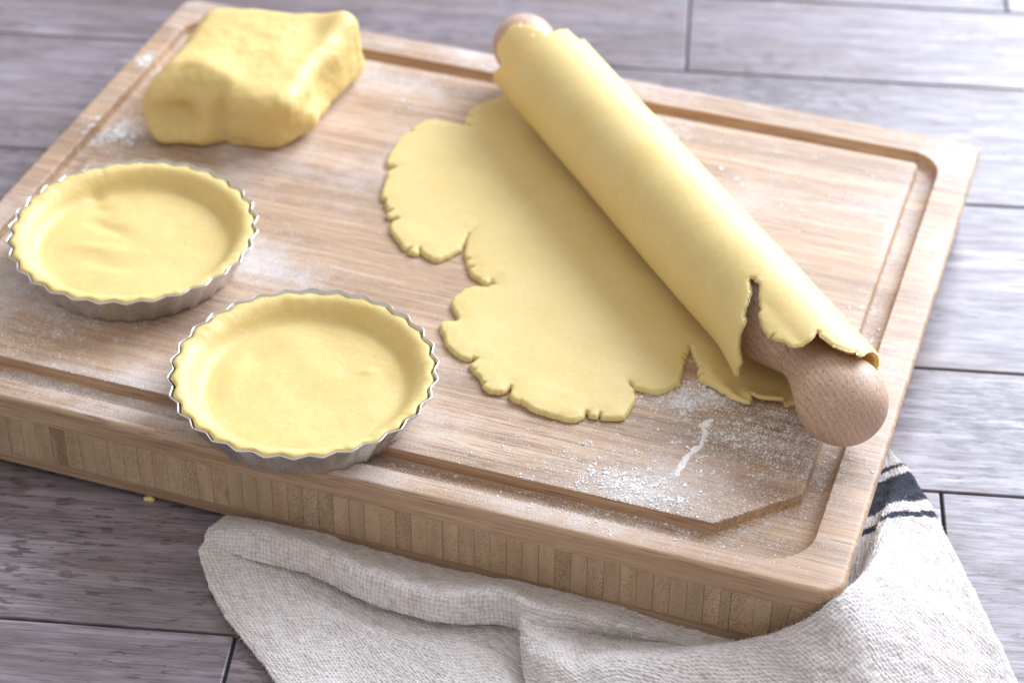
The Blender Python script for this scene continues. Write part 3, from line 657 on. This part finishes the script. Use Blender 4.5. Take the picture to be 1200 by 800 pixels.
# ------------------------------------------------------------------ block of dough
def build_block():
    bot = [(0.0485, 0.1895), (0.1160, 0.2120), (0.1285, 0.2985), (0.036, 0.285)]
    top = [(0.0435, 0.2190, 0.0335), (0.1195, 0.2160, 0.0315), (0.1215, 0.2985, 0.0365), (0.0390, 0.2850, 0.0340)]
    bm = bmesh.new(); bmesh.ops.create_cube(bm, size=2.0); bmesh.ops.subdivide_edges(bm, edges=bm.edges[:], cuts=58, use_grid_fill=True)
    V = np.array([v.co[:] for v in bm.verts])
    hx = np.array([0.046, 0.044, 0.018]); r = 0.0105
    P = V * hx; Q = np.clip(P, -(hx - r), hx - r); D = P - Q
    # rounded box in true size, then warped into the hexahedron
    nrm = np.linalg.norm(D, axis=1); k = nrm > 1e-9
    m = np.abs(D).max(1); P[k] = Q[k] + D[k] / nrm[k][:, None] * m[k][:, None]
    f = (P / hx + 1) / 2
    b4 = np.array([(*q, 0.0) for q in bot]); t4 = np.array(top)
    def bil(c): return (c[0] * ((1 - f[:, 0]) * (1 - f[:, 1]))[:, None] + c[1] * (f[:, 0] * (1 - f[:, 1]))[:, None] + c[2] * (f[:, 0] * f[:, 1])[:, None] + c[3] * ((1 - f[:, 0]) * f[:, 1])[:, None])
    W = bil(b4) * (1 - f[:, 2])[:, None] + bil(t4) * f[:, 2][:, None]
    N0 = np.where(k[:, None], D / np.maximum(nrm, 1e-9)[:, None], 0)
    c = W.mean(0)
    def blob(p, s, amount, direction):
        g = np.exp(-(((W - np.array(p)) / np.array(s)) ** 2).sum(1)); return g[:, None] * amount * np.array(direction)
    add = np.zeros_like(W)
    add += blob((0.100, 0.219, 0.030), (0.021, 0.013, 0.014), 0.0085, (0, -1, 0))              # front right part stands forward
    add += blob((0.043, 0.207, 0.019), (0.017, 0.017, 0.013), 0.0085, (-0.75, -0.6, 0.0))       # folded left end bulges to the front
    add += blob((0.061, 0.199, 0.013), (0.0095, 0.018, 0.0085), 0.0125, (0.1, 1, 0.1))           # hollow in it
    add += blob((0.081, 0.203, 0.014), (0.0045, 0.018, 0.020), 0.0062, (0, 1, 0))               # crease beside the fold
    add += blob((0.092, 0.203, 0.004), (0.012, 0.012, 0.006), 0.0045, (0, 1, 0))
    add += blob((0.066, 0.228, 0.033), (0.014, 0.010, 0.010), 0.0030, (0, 0, 1))
    add += blob((0.118, 0.290, 0.036), (0.014, 0.018, 0.012), 0.0042, (0.25, 0.1, 1))           # lump on the far right corner
    add += blob((0.106, 0.274, 0.036), (0.008, 0.014, 0.010), 0.0026, (0, 0, -1))
    add += blob((0.124, 0.252, 0.022), (0.010, 0.012, 0.012), 0.0035, (-1, 0, 0))
    add += blob((0.122, 0.232, 0.009), (0.010, 0.008, 0.009), 0.0055, (1, -0.3, 0))
    add += blob((0.112, 0.222, 0.010), (0.005, 0.010, 0.014), 0.0040, (0, 1, 0))
    add += blob((0.040, 0.250, 0.033), (0.012, 0.03, 0.012), 0.0030, (0.3, 0, -1))
    W = W + add
    out = W - c; out /= np.linalg.norm(out, axis=1)[:, None]
    W += out * (0.0018 * vnoise(W, 36, 1, 2) + 0.0011 * vnoise(W, 95, 2, 3) + 0.0004 * vnoise(W, 320, 3, 2))[:, None]
    W[:, 2] = np.maximum(W[:, 2], 0.0003)
    bm.verts.ensure_lookup_table()
    for v, q in zip(bm.verts, W): v.co = q
    me = bpy.data.meshes.new('dough_block'); bm.to_mesh(me); bm.free(); me.materials.append(LUMP)
    me.polygons.foreach_set('use_smooth', [True] * len(me.polygons))
    o = link(bpy.data.objects.new('dough_block', me))
    tag(o, 'squarish lump of uncut yellow dough at the far left of the board', 'dough')
build_block()

# ------------------------------------------------------------------ crumb on the floor under the front edge
def build_crumb():
    bm = bmesh.new(); bmesh.ops.create_icosphere(bm, subdivisions=3, radius=1.0)
    V = np.array([v.co[:] for v in bm.verts]); V = V * np.array([0.0026, 0.0016, 0.0013]) * (1 + 0.35 * vnoise(V, 1.6, 3, 2))[:, None]
    for v, q in zip(bm.verts, V): v.co = q
    me = bpy.data.meshes.new('dough_crumb'); bm.to_mesh(me); bm.free(); me.materials.append(DOUGH)
    me.polygons.foreach_set('use_smooth', [True] * len(me.polygons))
    o = link(bpy.data.objects.new('dough_crumb', me)); o.location = (0.1400, 0.0010, FLOOR_Z + 0.0011); o.rotation_euler = (0, 0, 0.1)
    tag(o, 'tiny stray crumb of dough on the floor against the board', 'crumb')
build_crumb()

# ------------------------------------------------------------------ tea towel
def build_towel():
    C = np.array(CLOTH)                              # (columns, rows, 3), back row tucked under the board
    lead = C[0].copy(); lead[:, 0] += 0.004; lead[:, 2] = np.minimum(lead[:, 2], FLOOR_Z + 0.0008)
    tail = C[-1].copy(); tail[:, 0] -= 0.004; tail[:, 2] = np.minimum(tail[:, 2], FLOOR_Z + 0.0008)
    C = np.concatenate([lead[None], C, tail[None]])
    def cr(C, axis, counts):
        C = np.moveaxis(C, axis, 0); n = len(C); out = []
        for i in range(n - 1):
            a, b, c, d = C[max(i - 1, 0)], C[i], C[i + 1], C[min(i + 2, n - 1)]
            k = counts[i]
            for f in np.arange(k) / k:
                out.append(0.5 * ((2 * b) + (c - a) * f + (2 * a - 5 * b + 4 * c - d) * f * f + (3 * b - a - 3 * c + d) * f ** 3))
        out.append(C[-1]); return np.moveaxis(np.array(out), 0, axis)
    H = 0.00050
    cl = [max(3, int(np.linalg.norm(C[i + 1, 3:6] - C[i, 3:6], axis=1).max() / H)) for i in range(len(C) - 1)]
    G = cr(C, 0, cl)
    rl = [max(4, int(np.percentile(np.linalg.norm(C[:, j + 1] - C[:, j], axis=1), 75) / H)) for j in range(C.shape[1] - 1)]
    G = cr(G, 1, rl)
    nu, nv = G.shape[:2]
    # soft, irregular sag
    P = G.reshape(-1, 3).copy()
    hgt = np.clip((P[:, 2] - FLOOR_Z) / 0.006, 0, 1)
    P[:, 2] += hgt * (0.0009 * vnoise(P * [1, 1, 0.2], 70, 2, 2) + 0.0006 * vnoise(P * [1, 1, 0.2], 150, 5, 2))
    G = P.reshape(nu, nv, 3)
    U_ = np.zeros((nu, nv)); U_[1:] = np.cumsum(np.linalg.norm(np.diff(G, axis=0), axis=2), 0)
    V_ = np.zeros((nu, nv)); V_[:, 1:] = np.cumsum(np.linalg.norm(np.diff(G, axis=1), axis=2), 1)
    V_ -= V_[:, rl[0] + rl[1]][:, None]
    du = np.gradient(G, axis=0); dv = np.gradient(G, axis=1); N = np.cross(du, dv); N /= np.linalg.norm(N, axis=2)[..., None] + 1e-12
    if N[..., 2].mean() < 0: N = -N
    P = G.reshape(-1, 3); uu = U_.ravel(); vv = V_.ravel(); c3 = np.stack([uu, vv, 0 * uu], 1)
    p = 0.00185
    cu = uu / p + 0.45 * vnoise(c3, 130, 1, 2) + 0.30 * vnoise(c3, 420, 4, 2); cv = vv / p + 0.45 * vnoise(c3, 130, 2, 2) + 0.30 * vnoise(c3, 420, 5, 2)
    du_ = 2 * np.abs(cu - np.round(cu)); dv_ = 2 * np.abs(cv - np.round(cv))
    dome = lambda a: np.sqrt(np.clip(1 - a * a, 0, 1))
    wp = dome(du_) * (0.55 + 0.45 * np.cos(math.pi * (cv + np.round(cu))))
    wf = dome(dv_) * (0.55 - 0.45 * np.cos(math.pi * (cu + np.round(cv))))
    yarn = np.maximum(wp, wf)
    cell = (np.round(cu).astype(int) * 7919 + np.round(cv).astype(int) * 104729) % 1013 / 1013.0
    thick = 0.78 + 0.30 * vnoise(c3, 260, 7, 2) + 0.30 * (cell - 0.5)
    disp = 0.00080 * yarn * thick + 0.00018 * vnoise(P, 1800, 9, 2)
    P = P + N.reshape(-1, 3) * disp[:, None]
    P[:, 2] = np.maximum(P[:, 2], FLOOR_Z + 0.0004)
    q = P[:, 0] * 0.532 - P[:, 1] * 0.847 + 0.0011 * vnoise(c3, 120, 3, 2) + 0.0006 * np.cos(math.pi * cu)
    band = lambda a, b: np.clip((q - a) / 0.0006 + 0.5, 0, 1) * np.clip((b - q) / 0.0006 + 0.5, 0, 1)
    stripe = np.maximum.reduce([band(0.1280, 0.1310), band(0.1360, 0.1560), band(0.1630, 0.1668)]) * (P[:, 0] > 0.425)
    i, j = np.meshgrid(np.arange(nu - 1), np.arange(nv - 1), indexing='ij'); a = (i * nv + j).ravel()
    F = np.stack([a, a + nv, a + nv + 1, a + 1], 1)
    me = bpy.data.meshes.new('tea_towel')
    me.vertices.add(len(P)); me.vertices.foreach_set('co', P.ravel())
    me.loops.add(F.size); me.loops.foreach_set('vertex_index', F.ravel())
    me.polygons.add(len(F)); me.polygons.foreach_set('loop_start', np.arange(0, F.size, 4)); me.polygons.foreach_set('loop_total', np.full(len(F), 4))
    me.update(calc_edges=True)
    me.polygons.foreach_set('use_smooth', np.ones(len(F), bool))
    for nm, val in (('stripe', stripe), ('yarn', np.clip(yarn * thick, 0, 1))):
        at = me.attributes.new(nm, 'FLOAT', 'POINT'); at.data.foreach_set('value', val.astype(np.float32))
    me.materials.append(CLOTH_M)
    if me.polygons[len(F) // 2].normal.z < 0: me.flip_normals()
    o = link(bpy.data.objects.new('tea_towel', me))
    tag(o, 'crumpled cream woven tea towel with navy stripes tucked under the board', 'tea towel')
    # loose fibres standing off the yarns
    m = 26000; k = rng.integers(0, len(P), m); Nf = N.reshape(-1, 3)[k]; base = P[k]
    d = rng.normal(0, 1, (m, 3)); d -= (d * Nf).sum(1)[:, None] * Nf * 0.75; d /= np.linalg.norm(d, axis=1)[:, None]
    d += Nf * 0.35; ln = rng.uniform(0.0010, 0.0030, m)[:, None]; s_ = np.cross(d, Nf); s_ /= np.linalg.norm(s_, axis=1)[:, None] + 1e-9
    w = 0.00005; mid = base + d * ln * 0.55; tip = base + d * ln - Nf * ln * 0.25 + s_ * ln * rng.normal(0, 0.25, (m, 1))
    V = np.stack([base - s_ * w, base + s_ * w, mid + s_ * w, mid - s_ * w, tip], 1).reshape(-1, 3); V[:, 2] = np.maximum(V[:, 2], FLOOR_Z + 0.0002)
    q0 = np.arange(m) * 5
    F = np.concatenate([np.stack([q0, q0 + 1, q0 + 2], 1), np.stack([q0, q0 + 2, q0 + 3], 1), np.stack([q0 + 3, q0 + 2, q0 + 4], 1)])
    keep = np.repeat(stripe[k] < 0.3, 1); F = F[np.tile(keep, 3)]
    tag(mesh_obj('loose_fibres', V, F, FIBRE, o, False), kind='stuff')
build_towel()

# ------------------------------------------------------------------ flour
def build_flour():
    q3 = [(math.cos(k * 2.0944), math.sin(k * 2.0944)) for k in range(3)]
    oct_v = np.array([(x * 1.25, y * 1.25, -0.4) for x, y in q3] + [(x * 0.95, y * 0.95, 0.45) for x, y in q3], float)
    oct_f = np.array([(3, 4, 5), (0, 1, 3), (1, 4, 3), (1, 2, 4), (2, 5, 4), (2, 0, 5), (0, 3, 5)])
    X, Y, S = [], [], []
    for (x, y, sx, sy, n, s) in FLOUR:
        n = int(n)
        # clustered: parents scattered in the zone, grains round parents
        k = max(6, n // 14); px = rng.normal(x, sx, k); py = rng.normal(y, sy, k); w = rng.integers(0, k, n)
        loose = rng.random(n) < 0.45
        X.append(np.where(loose, rng.normal(x, sx, n), px[w] + rng.normal(0, 0.0009, n))); Y.append(np.where(loose, rng.normal(y, sy, n), py[w] + rng.normal(0, 0.0009, n)))
        S.append(s * 0.00042 * np.exp(rng.normal(0, 0.5, n)))
        # finer dust of the same patch
        q = n * 3; w = rng.integers(0, k, q); loose = rng.random(q) < 0.5
        X.append(np.where(loose, rng.normal(x, sx * 1.15, q), px[w] + rng.normal(0, 0.0016, q))); Y.append(np.where(loose, rng.normal(y, sy * 1.15, q), py[w] + rng.normal(0, 0.0016, q)))
        S.append(0.00011 * np.exp(rng.normal(0, 0.35, q)))
    n = 9000
    X.append(rng.uniform(0.004, 0.436, n)); Y.append(rng.uniform(0.004, 0.335, n)); S.append(0.00011 * np.exp(rng.normal(0, 0.4, n)))
    X, Y, S = map(np.concatenate, (X, Y, S)); S = np.clip(S, 0.00007, 0.0009)
    ok = (X > 0.003) & (X < 0.437) & (Y > 0.003) & (Y < 0.336); X, Y, S = X[ok], Y[ok], S[ok]
    Z = board_z(X, Y)
    def grains(X, Y, Z, S):
        m = len(X); sc3 = S[:, None] * rng.uniform(0.6, 1.3, (m, 3)); sc3[:, 2] *= 0.5
        V = oct_v[None] * sc3[:, None]; V = V + rng.uniform(-0.3, 0.3, V.shape) * S[:, None, None] * np.array([1, 1, 0.3])
        a = rng.uniform(0, 6.28, m); c, s_ = np.cos(a)[:, None], np.sin(a)[:, None]
        V = np.stack([V[..., 0] * c - V[..., 1] * s_, V[..., 0] * s_ + V[..., 1] * c, V[..., 2]], 2)
        V += np.stack([X, Y, Z + S * 0.35], 1)[:, None]
        F = oct_f[None] + (np.arange(m) * 6)[:, None, None]
        return V.reshape(-1, 3), F.reshape(-1, 3)
    V, F = grains(X, Y, Z, S)
    o = mesh_obj('flour_dusting', V, F, FLOUR_M, None, False)
    tag(o, 'loose white flour sprinkled over the bamboo board', 'flour', kind='stuff')
    # heaped streak near the handle: a lumpy ridge with loose edges
    R = np.array(FLOUR_RIDGE); h = 0.00028
    x0, y0 = R.min(0) - 0.006; x1, y1 = R.max(0) + 0.006
    gx, gy = np.meshgrid(np.arange(x0, x1, h), np.arange(y0, y1, h), indexing='ij'); G = np.stack([gx.ravel(), gy.ravel()], 1); p3 = np.concatenate([G, np.zeros((len(G), 1))], 1)
    W = G + 0.0011 * np.stack([vnoise(p3, 330, 1, 2), vnoise(p3, 330, 2, 2)], 1)
    d = np.full(len(G), 1e9)
    for a, c in zip(R, R[1:]):
        q = W - a; t = np.clip((q @ (c - a)) / ((c - a) @ (c - a)), 0, 1); d = np.minimum(d, np.linalg.norm(q - t[:, None] * (c - a), axis=1))
    wid = 0.0011 + 0.0009 * vnoise(p3, 190, 4, 2)
    z = 0.0013 * np.exp(-(d / wid) ** 2) * (0.75 + 0.5 * vnoise(p3, 700, 5, 2)) + 0.00025 * vnoise(p3, 1500, 6, 1) * np.exp(-(d / 0.002) ** 2) - 0.00022
    nu, nv = gx.shape; i, j = np.meshgrid(np.arange(nu - 1), np.arange(nv - 1), indexing='ij'); a = (i * nv + j).ravel()
    F = np.stack([a, a + nv, a + nv + 1, a + 1], 1); F = F[(z[F] > 0).any(1)]
    use = np.unique(F); m = np.zeros(len(G), int); m[use] = np.arange(len(use))
    o = mesh_obj('flour_streak', np.stack([G[use, 0], G[use, 1], z[use] - 0.0001], 1), m[F], FLOUR_M, None, True)
    tag(o, 'heaped wavy streak of flour beside the rolling pin handle', 'flour', kind='stuff')
build_flour()
